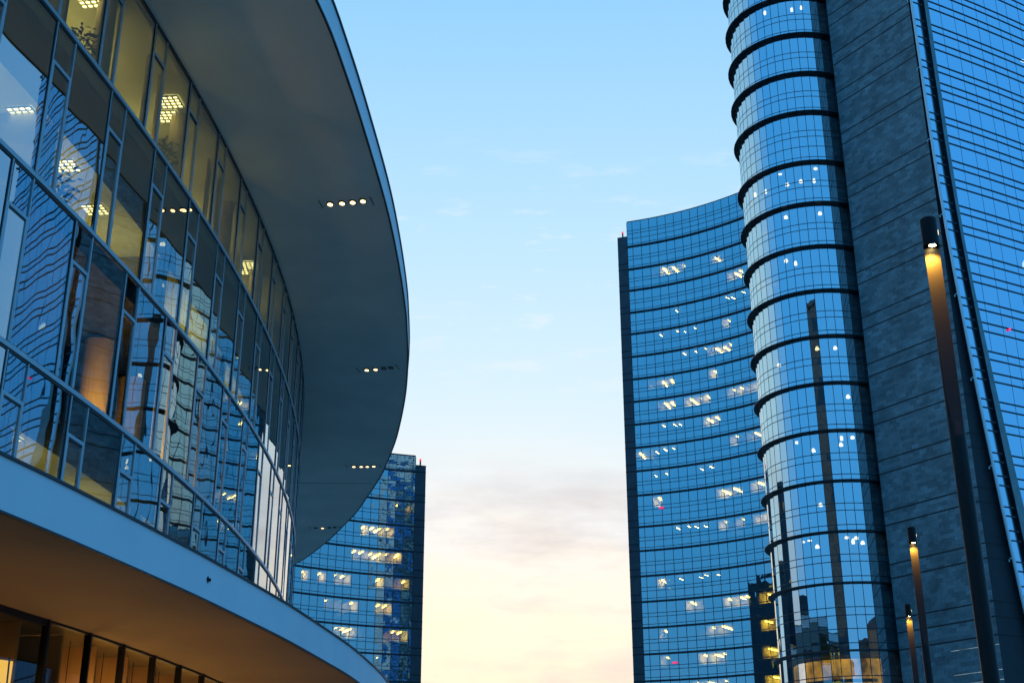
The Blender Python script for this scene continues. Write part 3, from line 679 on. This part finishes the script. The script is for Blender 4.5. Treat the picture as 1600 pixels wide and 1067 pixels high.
def pier(parent, PO, a, d, w, dep, ztop, levels):
    n = (d[1], -d[0])
    q = [(a[0] + n[0] * .1, a[1] + n[1] * .1), (a[0] + d[0] * w + n[0] * .1, a[1] + d[1] * w + n[1] * .1), (a[0] + d[0] * w - n[0] * dep, a[1] + d[1] * w - n[1] * dep), (a[0] - n[0] * dep, a[1] - n[1] * dep)]
    m = MB(); m.prism(q if True else q, 0, ztop, 'pier'); p = towermb(m, PO).build('stone_pier', parent)
    m = MB()
    for z in levels:
        for dz in (0.0, 1.1):
            if z + dz < ztop: m.bar(q[0], q[1], z + dz - .06, z + dz + .06, .03 if n[1] < 0 else .03, .03, 'joint'); m.bar(q[1], q[2], z + dz - .06, z + dz + .06, .03, .03, 'joint'); m.bar(q[3], q[0], z + dz - .06, z + dz + .06, .03, .03, 'joint')
    towermb(m, PO).build('joint', p)
    cx = sum(p[0] for p in q[:2]) / 2 - n[0] * .5; cy = sum(p[1] for p in q[:2]) / 2 - n[1] * .5
    m = MB(); m.tube([(cx, cy, ztop), (cx, cy, ztop + .85)], .13, 'black', 8); m.tube([(cx, cy, ztop + .86), (cx, cy, ztop + 1.2)], .16, 'red', 8)
    towermb(m, PO).build('aviation_light', parent)
dM = (planM[1][0] - planM[0][0], planM[1][1] - planM[0][1]); L = hypot(*dM); dM = (dM[0] / L, dM[1] / L)
pier(mid, PM, (planM[0][0] - dM[0] * 1.72, planM[0][1] - dM[1] * 1.72), dM, 1.70, 7.0, 98.9 + G0, LM[2:])
m = MB(); bk = offset(planM, -9); pf = offset(planM, -.02)
m.prism(list(pf) + list(reversed(bk)), LM[0] - .5, LM[0] - .1, 'roof')
for i in range(len(bk) - 1): m.quadz(bk[i + 1], bk[i], 0, LM[0] - .5, 'glass_back')
m.quadz(pf[-1], bk[-1], 0, LM[0] - .5, 'glass_back'); m.quadz(bk[0], pf[0], 0, LM[0] - .5, 'pier')
towermb(m, PM).build('rear_wall', mid)
for px_ in ((23.3, 197.6, 50.1), (24.2, 197.2, 26.0)):
    m = MB(); m.prism([(px_[0], px_[1]), (px_[0] + .7, px_[1] - .35), (px_[0] + .7, px_[1] - .27), (px_[0], px_[1] + .1)], px_[2] + G0, px_[2] + G0 + .26, 'pink'); towermb(m, PM).build('signal_lamp', mid)

# --- tower behind the pavilion, mirror twin
PL = (-30.0, 204.0); ltw = thing('office_tower', 'lower blue glass tower seen under the pavilion roof overhang, with yellow lit offices', 'tower', (PL[0], PL[1], 0), 'glass towers of the plaza')
LL = [z + G0 for z in (59.3, 56.75, 51.8, 47.75, 43.7, 39.65, 35.65, 31.7, 27.65, 23.6, 19.6, 15.6, 11.6, 7.6)] + [0.0]
_p = arc3((-32.75, 190.2), (-15.7, 199.4), 0.9, 15, 1.36, 0.0001)[1:]
_L = [( _p[0][0] + (_p[0][0] - _p[1][0]) * k, _p[0][1] + (_p[0][1] - _p[1][1]) * k) for k in (4, 3, 2, 1)]
planL = _L + [p for p in _p if p[0] < -16.0] + [(-15.7, 199.4)]
nL = len(planL) - 1
def cl(px): return max(0, int(round(nL - (648 - px) / 13.4)))
roomsL = {2: [(cl(632), cl(645), 'dim'), (cl(610), cl(624), 'dots')], 3: [(cl(557), cl(596), 'lit'), (cl(600), cl(612), 'dim')], 4: [(cl(541), cl(565), 'lit'), (cl(570), cl(592), 'dim'), (cl(597), cl(622), 'lit')],
          5: [(cl(458), cl(471), 'lit'), (cl(485), cl(497), 'lit'), (cl(512), cl(538), 'lit'), (cl(580), cl(604), 'dim'), (cl(608), cl(634), 'dim')], 6: [(cl(498), cl(523), 'lit'), (cl(538), cl(551), 'lit'), (cl(583), cl(604), 'lit')],
          7: [(cl(505), cl(530), 'dots'), (cl(533), cl(548), 'lit'), (cl(558), cl(572), 'dim'), (cl(605), cl(632), 'lit')], 8: [(cl(530), cl(560), 'lit'), (cl(575), cl(590), 'dots')], 9: [(cl(560), cl(590), 'dim'), (cl(600), cl(640), 'lit')]}
curtain(ltw, PL, planL, LL, 'glass_far', 0.40, 0.22, 0.24, mull_w=0.075, tr_h=.04, inner=6.5, rooms=roomsL, top_band=False)
dL = (planL[-1][0] - planL[-2][0], planL[-1][1] - planL[-2][1]); L = hypot(*dL); dL = (dL[0] / L, dL[1] / L)
pier(ltw, PL, (planL[-1][0] + dL[0] * .02, planL[-1][1] + dL[1] * .02), dL, 1.68, 7.0, 57.9 + G0, LL[1:])
m = MB(); bk = offset(planL, -9); pf = offset(planL, -.02)
m.prism(list(pf) + list(reversed(bk)), LL[0] - .5, LL[0] - .1, 'roof')
for i in range(len(bk) - 1): m.quadz(bk[i + 1], bk[i], 0, LL[0] - .5, 'glass_back')
m.quadz(pf[-1], bk[-1], 0, LL[0] - .5, 'pier'); m.quadz(bk[0], pf[0], 0, LL[0] - .5, 'pier')
towermb(m, PL).build('rear_wall', ltw)

# --- near tower: round glass end, granite wall, leaning glass sail
PT = (34.0, 100.0); twr = thing('office_tower', 'tall tower with rounded ringed glass end, dark granite side wall and glass sail facade', 'tower', (PT[0], PT[1], 0), 'glass towers of the plaza')
LR = [z + G0 for z in (107.1, 103.1, 99.1, 95.1, 91.1, 87.1, 83.1, 79.1, 75.1, 71.1, 67.1, 63.05, 59.1, 54.2, 50.25, 46.25, 42.25, 38.25, 34.25, 30.3, 26.25, 22.3, 18.4, 13.45, 8.4, 4.0)] + [0.0]
BC = (26.1, 100.4); RB = 5.45; th0 = atan2(-100.4, -26.1)
NP = 48; ang = [th0 + 2 * pi * k / NP for k in range(-24, 13)]
planR = [(BC[0] + RB * cos(t), BC[1] + RB * sin(t)) for t in ang]
storeys = curtain(twr, PT, planR, LR, 'glass_round', 0.16, 0.44, 0.055, mull_w=0.046, mull_d=.006, inner=1.7)
# pale glazed edge strip on the far left of the drum is just bright sky; golden lobby wall at the foot glows by itself
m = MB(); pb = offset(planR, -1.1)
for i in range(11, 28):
    m.quadz(pb[i], pb[i + 1], 5.8, 13.45 + G0 - .45, 'gold_glow')
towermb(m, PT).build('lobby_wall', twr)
m = MB(); pc = offset(planR, -.75)
for z in (10.9, 12.9): m.ribbon(offset(planR, -1.05)[12:28], pc[12:28], z, z + .22, 'bulkhead')
towermb(m, PT).build('lobby_gallery', twr)
PEND = [(1201.5, 272.5), (1219, 270.5), (1274, 262.6), (1230, 288), (1251, 283), (1272, 282), (1196, 299), (1180, 304), (1228, 339), (1281, 333), (1195, 20), (1252, 12), (1237, 15), (1276.7, 544), (1305, 543), (1217, 570), (1228, 407), (1243, 411),
        (1244.6, 689), (1271, 703), (1315, 683.6), (1332, 682.5), (1314, 694), (1325, 619), (1255, 843), (1265, 842), (1277, 853), (1333, 845), (1338, 839), (1348, 847), (1323, 838), (1282, 788)]
PENDXYZ = []
PENDXYZ = [(22.36, 97.23, 55.91), (23.16, 96.48, 55.61), (25.98, 95.5, 55.55), (23.61, 96.18, 54.35), (24.67, 95.71, 54.4), (25.76, 95.51, 54.35), (22.03, 97.67, 54.48), (21.4, 99.0, 54.89), (23.29, 96.39, 51.33), (25.96, 95.5, 51.22), (23.11, 96.52, 72.23), (26.2, 95.5, 72.03), (25.33, 95.56, 71.87), (24.67, 95.71, 39.09), (26.08, 95.5, 39.06), (21.94, 97.81, 38.45), (23.01, 96.6, 47.35), (23.68, 96.14, 46.89), (22.63, 96.94, 31.64), (23.7, 96.13, 30.65), (25.85, 95.51, 31.47), (26.72, 95.54, 31.54), (25.75, 95.51, 30.93), (26.71, 95.54, 34.91), (22.5, 97.08, 23.72), (22.9, 96.69, 23.68), (23.36, 96.34, 23.05), (25.92, 95.5, 23.26), (26.19, 95.5, 23.55), (26.65, 95.53, 23.16), (25.48, 95.54, 23.61), (23.84, 96.05, 26.25)]
for (x, y, z) in PENDXYZ:
    m = MB(); n = 8; prof = [(-.15, .17), (-.03, .17), (.10, .10), (.15, .03)]
    if random.random() < .3: prof = [(-.22, .12), (-.05, .13), (.10, .11), (.2, .03)]
    m.tube([(x, y, z + a) for a, r in prof], [r for a, r in prof], 'pend', n); m.tube([(x, y, z + prof[-1][0]), (x, y, z + .9)], .012, 'black', 5)
    ks = max(k for k in range(len(LR) - 1) if LR[k] > z)
    towermb(m, PT).build('pendant_lamp', storeys[ks])
# granite side wall
W0, E0 = (28.25, 94.67), (32.87, 87.35)
wl = hypot(E0[0] - W0[0], E0[1] - W0[1]); wd = ((E0[0] - W0[0]) / wl, (E0[1] - W0[1]) / wl)
TOPZ = 108.0
def sail(s, inset=0.0):
    x, y = 33.2, 87.2; n = 24; ds = s / n
    for i in range(n):
        a = radians(63.2 - 0.285 * (i + .5) * ds); x += ds * sin(a); y += ds * cos(a)
    a = radians(63.2 - 0.285 * s)
    return (x - cos(a) * inset, y + sin(a) * inset)
m = MB()
m.quadz(W0, E0, 0, TOPZ, 'stone'); m.quadz((29.6, 97.6), W0, 0, TOPZ, 'stone', -2.5, 0)
sw = towermb(m, PT).build('granite_wall', twr)
jz = []
for z in (103.1, 99.1, 95.1, 91.1, 87.1, 83.1, 79.1, 75.1, 71.1, 67.1, 63.05, 59.1): jz += [z + .62, z + 1.74]
jz += [55.71, 56.78] + [q for k in range(10) for q in (51.67 - 4 * k, 50.62 - 4 * k)] + [13.4, 9.4, 5.5]
m = MB()
for z in jz: m.bar(W0, E0, z + G0 - .05, z + G0 + .05, .012, .05, 'joint')
towermb(m, PT).build('joint', sw)
m = MB()
for z in (12.75, 11.1, 10.45): m = MB(); m.bar((W0[0] + wd[0] * 4.6, W0[1] + wd[1] * 4.6), (W0[0] + wd[0] * (wl - .02), W0[1] + wd[1] * (wl - .02)), z + G0 - .018, z + G0 + .018, .014, .02, 'ledstrip'); towermb(m, PT).build('light_strip', sw)
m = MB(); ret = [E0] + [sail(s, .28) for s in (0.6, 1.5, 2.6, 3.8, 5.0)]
for i in range(len(ret) - 1): m.quadz(ret[i], ret[i + 1], 0, TOPZ, 'stone_shaded')
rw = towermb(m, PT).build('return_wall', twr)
m = MB()
for z in jz:
    for i in range(len(ret) - 1): m.bar(ret[i], ret[i + 1], z + G0 - .05, z + G0 + .05, .01, .03, 'joint')
towermb(m, PT).build('joint', rw)
# glass sail: curved in plan, its left edge leans outward towards the foot
def lut(tab, z):
    z -= G0
    if z >= tab[0][0]: return tab[0][1]
    for (za, sa), (zb, sb) in zip(tab, tab[1:]):
        if z >= zb: return sb + (sa - sb) * (z - zb) / (za - zb)
    return tab[-1][1]
POLE = [(62, -.29), (51, -.23), (45, -.06), (40.5, .16), (36, .44), (31, .78), (27, 1.1), (21, 1.66), (15, 2.26), (8, 3.1), (-2, 4.4)]
FIN = [(62, 1.60), (51, 1.62), (44, 1.74), (40, 1.98), (36, 2.33), (31, 2.78), (27, 3.2), (21, 3.95), (15, 4.7), (8, 5.7), (-2, 7.2)]
SEND = 28.5
smul = [3.0 + 1.42 * k + (0.18 if k % 2 else 0) for k in range(-1, 17)] + [SEND]
zl = []
for k in range(len(LR) - 1):
    z = LR[k]; zl.append((z, [.1, -.55, -1.6, -2.3] + ([-3.1] if LR[k] - LR[k + 1] > 4.5 else [])))
prevz = TOPZ
for k in range(len(LR) - 1):
    zt, zb = LR[k] + .1, LR[k + 1] + .1
    lines = [LR[k] + o for o in zl[k][1]]; zz = sorted(set(lines + [zt, zb]), reverse=True)
    m = MB(); ms = MB()
    for j in range(len(zz) - 1):
        z1, z0 = zz[j], zz[j + 1]
        f1, f0 = lut(FIN, z1), lut(FIN, z0)
        first = next(s for s in smul if s > max(f1, f0) + .35)
        a1, a0, b = sail(f1), sail(f0), sail(first)
        m.poly([(*a0, z0), (*b, z0), (*b, z1), (*a1, z1)], 'glass_sail')
        for i in range(smul.index(first), len(smul) - 1): pane(m, sail(smul[i]), sail(smul[i + 1]), z0, z1, 'glass_sail', 0.10)
        p1, p0 = lut(POLE, z1), lut(POLE, z0)
        ms.poly([(*sail(p0 + .1), z0), (*sail(p0 + .78), z0), (*sail(p1 + .78), z1), (*sail(p1 + .1), z1)], 'glass_sail')
    g = towermb(m, PT).build('sail_storey', twr); towermb(ms, PT).build('edge_pane', g)
    m = MB()
    for z in lines:
        f = lut(FIN, z); p = lut(POLE, z)
        q = [sail(f - .05)] + [sail(s) for s in smul if s > f + .3]
        m.ribbon(offset(q, -.05), offset(q, .045), z - .05, z + .05, 'ledge')
        q = [sail(p + .1), sail(p + .8), sail(p + 1.25)]
        m.ribbon(offset(q, -.05), offset(q, .035), z - .05, z + .05, 'ledge')
    for s in smul[:-1]:
        ztop = zt; 
        if s > max(lut(FIN, zt), lut(FIN, zb)) + .3: m.bar(sail(s - .015), sail(s + .015), zb, zt, .008, .05, 'mull')
    towermb(m, PT).build('mullion_grid', g)
    m = MB(); q = [sail(s) for s in [lut(FIN, zb) + .3] + [s for s in smul if s > lut(FIN, zb) + .5]]
    m.ribbon(offset(q, -2.2), offset(q, -.2), LR[k] - .75, LR[k] + .1, 'slab'); towermb(m, PT).build('floor_slab', g)
m = MB(); q = [sail(s, 2.3) for s in [4.6] + smul[2:]]
for i in range(len(q) - 1): m.quadz(q[i], q[i + 1], 0, TOPZ, 'core')
towermb(m, PT).build('core_wall', twr)
zs = [TOPZ - 3 * k for k in range(36)] + [.0]
m = MB()
for i in range(len(zs) - 1):
    z1, z0 = zs[i], zs[i + 1]
    def strip(f1a, f1b, f0a, f0b, d, mat): m.poly([(*sail(f0a, d), z0), (*sail(f0b, d), z0), (*sail(f1b, d), z1), (*sail(f1a, d), z1)], mat)
    p1, p0, f1, f0 = lut(POLE, z1), lut(POLE, z0), lut(FIN, z1), lut(FIN, z0)
    strip(p1 + .78, p1 + 1.47, p0 + .78, p0 + 1.47, .22, 'ledge')
    strip(p1 + .78, p1 + .95, p0 + .78, p0 + .95, .04, 'finframe')
    for dd in (.0,):
        strip(p1 + 1.45, f1, p0 + 1.45, f0, -.10, 'finframe'); m.poly([(*sail(p0 + 1.45, .25), z0), (*sail(p0 + 1.45, -.10), z0), (*sail(p1 + 1.45, -.10), z1), (*sail(p1 + 1.45, .25), z1)], 'ledge')
        m.poly([(*sail(f0, -.10), z0), (*sail(f0, .1), z0), (*sail(f1, .1), z1), (*sail(f1, -.10), z1)], 'finframe')
towermb(m, PT).build('edge_fin', twr)
m = MB(); m.tube([(*sail(lut(POLE, z), -.10), z) for z in zs], .115, 'tube', 8); tb = towermb(m, PT).build('edge_tube', twr, True)
m = MB()
for z in [106 - 6.6 * k for k in range(16)]:
    p = sail(lut(POLE, z), -.1); q = sail(lut(POLE, z) - .02, .3)
    e = (p[0] - .22, p[1] - .02)
    m.tube([(p[0], p[1], z), (e[0], e[1], z + .12), (e[0] - .12, e[1], z - .02), (e[0] - .1, e[1], z - .14)], .035, 'tube', 6)
towermb(m, PT).build('bracket', tb)
e1 = sail(SEND)
rp = [e1, (e1[0] - 2, e1[1] + 11), (26, 106.5)]
rear = []
for A, B in zip(rp, rp[1:]):
    n = max(2, int(hypot(B[0] - A[0], B[1] - A[1]) / 1.5)); rear += [(A[0] + (B[0] - A[0]) * i / n, A[1] + (B[1] - A[1]) * i / n) for i in range(n)]
rear.append(rp[-1])
m = MB()
for k in range(len(LR) - 1):
    for i in range(len(rear) - 1): pane(m, rear[i], rear[i + 1], LR[k + 1] + .12, LR[k] - .12, 'glass_back', .12)
    m.ribbon(offset(rear, -.1), offset(rear, .3), LR[k] - .12, LR[k] + .12, 'ledge')
towermb(m, PT).build('rear_glazing', twr)
m = MB()
m.poly([(28.25, 94.67, TOPZ), (32.87, 87.35, TOPZ), (*sail(8, .1), TOPZ), (*sail(16, .1), TOPZ), (*sail(SEND, .1), TOPZ), (e1[0] - 4, e1[1] + 30, TOPZ), (26, 106, TOPZ)], 'roof')
towermb(m, PT).build('rear_wall', twr)
m = MB()
for (s, z, k) in ((13.3, 63.6, 0), (9.0, 43.2, 0), (5.2, 36.6, 1)):
    m = MB()
    p = sail(s, .5)
    if k == 0: m.tube([(p[0], p[1], z + G0 - .3), (p[0], p[1], z + G0 - .05), (p[0], p[1], z + G0 + .2)], [.2, .22, .1], 'pend', 8)
    else:
        p = sail(s, -.12); m.tube([(p[0], p[1], z + G0 - .12), (p[0], p[1], z + G0 + .04)], .09, 'pink', 8)
    towermb(m, PT).build('office_light' if k == 0 else 'signal_lamp', twr)

# ------------------------------------------------------------------ street lamps
def lamp(x, y, label):
    t = thing('street_lamp', label, 'street lamp', (x, y, 0), 'downlit street lamps by the granite wall')
    H = 8.0; r = .080; L = hypot(x, y); vx, vy = -x / L, -y / L          # the cut face looks across the plaza
    a0 = radians(14); vx, vy = vx * cos(a0) - vy * sin(a0), vx * sin(a0) + vy * cos(a0)
    sx, sy = -vy, vx; n = 40
    def ring(z, cut=None, rr=r):
        o = []
        for j in range(n):
            u, w = rr * cos(2 * pi * j / n), rr * sin(2 * pi * j / n)
            if cut is not None and u > cut: u = cut
            o.append((u * vx + w * sx, u * vy + w * sy, z))
        return o
    def skin(m, rings, mat):
        for a, b in zip(rings, rings[1:]):
            for j in range(n): m.poly([a[j], a[(j + 1) % n], b[(j + 1) % n], b[j]], mat)
    zc, zf = H - .34, H - 2.5                              # neck under the head, foot of the cut
    m = MB(); levels = [0.02, 2, 4, zf]
    skin(m, [ring(z) for z in levels], 'post')
    rs_ = []
    for k in range(15):
        f = k / 14; z = zf + (zc - zf) * f; rs_.append(ring(z, r - (r + .012) * f ** .55))
    skin(m, rs_, 'post')
    m.poly(ring(zc, -.012), 'post')
    po = m.build('post', t)
    po.data.polygons.foreach_set('use_smooth', [False] * len(po.data.polygons))
    m = MB(); R2 = .089
    skin(m, [ring(zc, None, R2), ring(H - .02, None, R2), ring(H, None, R2 - .02)], 'black'); m.poly(ring(H, None, R2 - .02), 'black'); m.poly(ring(zc, None, R2)[::-1], 'black')
    hd = m.build('lamp_head', t)
    cx, cy = vx * .045, vy * .045
    m = MB(); m.poly([(cx + .034 * cos(2 * pi * j / 16), cy + .034 * sin(2 * pi * j / 16), zc - .004) for j in range(16)][::-1], 'lens')
    m.tube([(cx, cy, zc + .02), (cx, cy, zc - .012)], .0405, 'tube', 14, False)
    m.build('lens', hd)
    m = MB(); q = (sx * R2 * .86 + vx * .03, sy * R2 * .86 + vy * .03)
    m.tube([(q[0], q[1], H - .22), (q[0], q[1], H - .16)], .009, 'pend', 8); m.build('side_glint', hd)  # small glowing bead stands in for a glint on the head
    m = MB(); skin(m, [ring(0.004, None, .16), ring(.03, None, .16)], 'black'); m.poly(ring(.03, None, .16), 'black'); m.build('base_plate', t)
    ld = bpy.data.lights.new('lamp_beam', 'SPOT'); ld.energy = 135; ld.color = (1.0, 0.46, 0.05); ld.spot_size = radians(120); ld.spot_blend = .6; ld.shadow_soft_size = .025
    lo = bpy.data.objects.new('lamp_beam', ld); COL.objects.link(lo); lo.parent = t; lo.location = (cx * 2.2, cy * 2.2, zc - .03)
    return t
lamp(4.56, 12.45, 'tall black street lamp in front of the glass sail edge, amber glow under its head')
lamp(8.58, 26.9, 'black street lamp with amber glow standing wholly against the dark granite wall')
lamp(11.18, 36.2, 'small black street lamp with amber glow beside the lit foot of the round glass end')

# ------------------------------------------------------------------ the city across the plaza, seen in the reflections
def block(name, label, x, y, w, d, h, mat, rot=0.0):
    t = thing(name, label, 'building', (x, y, 0), 'city blocks across the plaza')
    t.rotation_euler = (0, 0, rot)
    m = MB(); m.prism([(-w / 2, -d / 2), (w / 2, -d / 2), (w / 2, d / 2), (-w / 2, d / 2)], 0, h, mat); m.build('facade', t)
    m = MB(); m.prism([(-w / 2 - .3, -d / 2 - .3), (w / 2 + .3, -d / 2 - .3), (w / 2 + .3, d / 2 + .3), (-w / 2 - .3, d / 2 + .3)], h + .01, h + .9, 'pier'); m.build('parapet', t)
    m = MB(); m.prism([(-w / 5, -d / 5), (w / 5, -d / 5), (w / 5, d / 5), (-w / 5, d / 5)], h + .92, h + 4, 'pier'); m.build('roof_plant_room', t)
    return t
block('skyscraper', 'slim dark skyscraper behind the viewer, mirrored in the round tower', -69, -137, 26, 26, 142, 'city1', .4)
block('city_block', 'brown city block behind the viewer', -14, -62, 34, 20, 34, 'city2', .1)
block('city_block', 'dark city block behind the viewer', 34, -74, 40, 22, 38, 'city1', -.2)
block('city_block', 'low brown city block to the south west', -62, -70, 36, 24, 40, 'city2', .5)
block('city_block', 'dark city block to the south east', 92, -40, 30, 40, 36, 'city1', .2)

block('city_block', 'dark slab block to the north west behind the pavilion', -84, 180, 44, 30, 44, 'city1', .35)
block('city_block', 'brown block added out of view to the west, cutting sky mirrored in the lobby', -104, 88, 30, 36, 38, 'city2', .05)  # unseen block added to darken the sky reflected over the golden wall
block('city_block', 'dark block added out of view to the west south west, dimming the mirrored sky', -92, 42, 30, 34, 35, 'city1', -.1)  # unseen block added to keep bright sky out of the lobby glass
block('office_block', 'dark office block with yellow windows, mirrored low in the concave tower', -118, 152, 22, 34, 66, 'city3', 0.0)

# ------------------------------------------------------------------ camera
from mathutils import Matrix
cam = bpy.data.cameras.new('camera'); co = bpy.data.objects.new('camera', cam); COL.objects.link(co); S.camera = co
cam.sensor_width = 36; cam.lens = 44.686; cam.clip_start = 0.1; cam.clip_end = 6000
co.matrix_world = Matrix.Translation((0, 0, G0)) @ Matrix.Rotation(pi / 2 + 0.3792357, 4, 'X') @ Matrix.Rotation(-0.0026086, 4, 'Z')

S.view_settings.view_transform = 'Standard'; S.view_settings.look = 'None'; S.view_settings.exposure = 0; S.view_settings.gamma = 1
S.render.engine = 'CYCLES'
cy = S.cycles; cy.use_denoising = True; cy.max_bounces = 10; cy.transparent_max_bounces = 16; cy.glossy_bounces = 5; cy.diffuse_bounces = 3
cy.sample_clamp_indirect = 4; cy.caustics_reflective = False; cy.caustics_refractive = False; cy.blur_glossy = 0.0
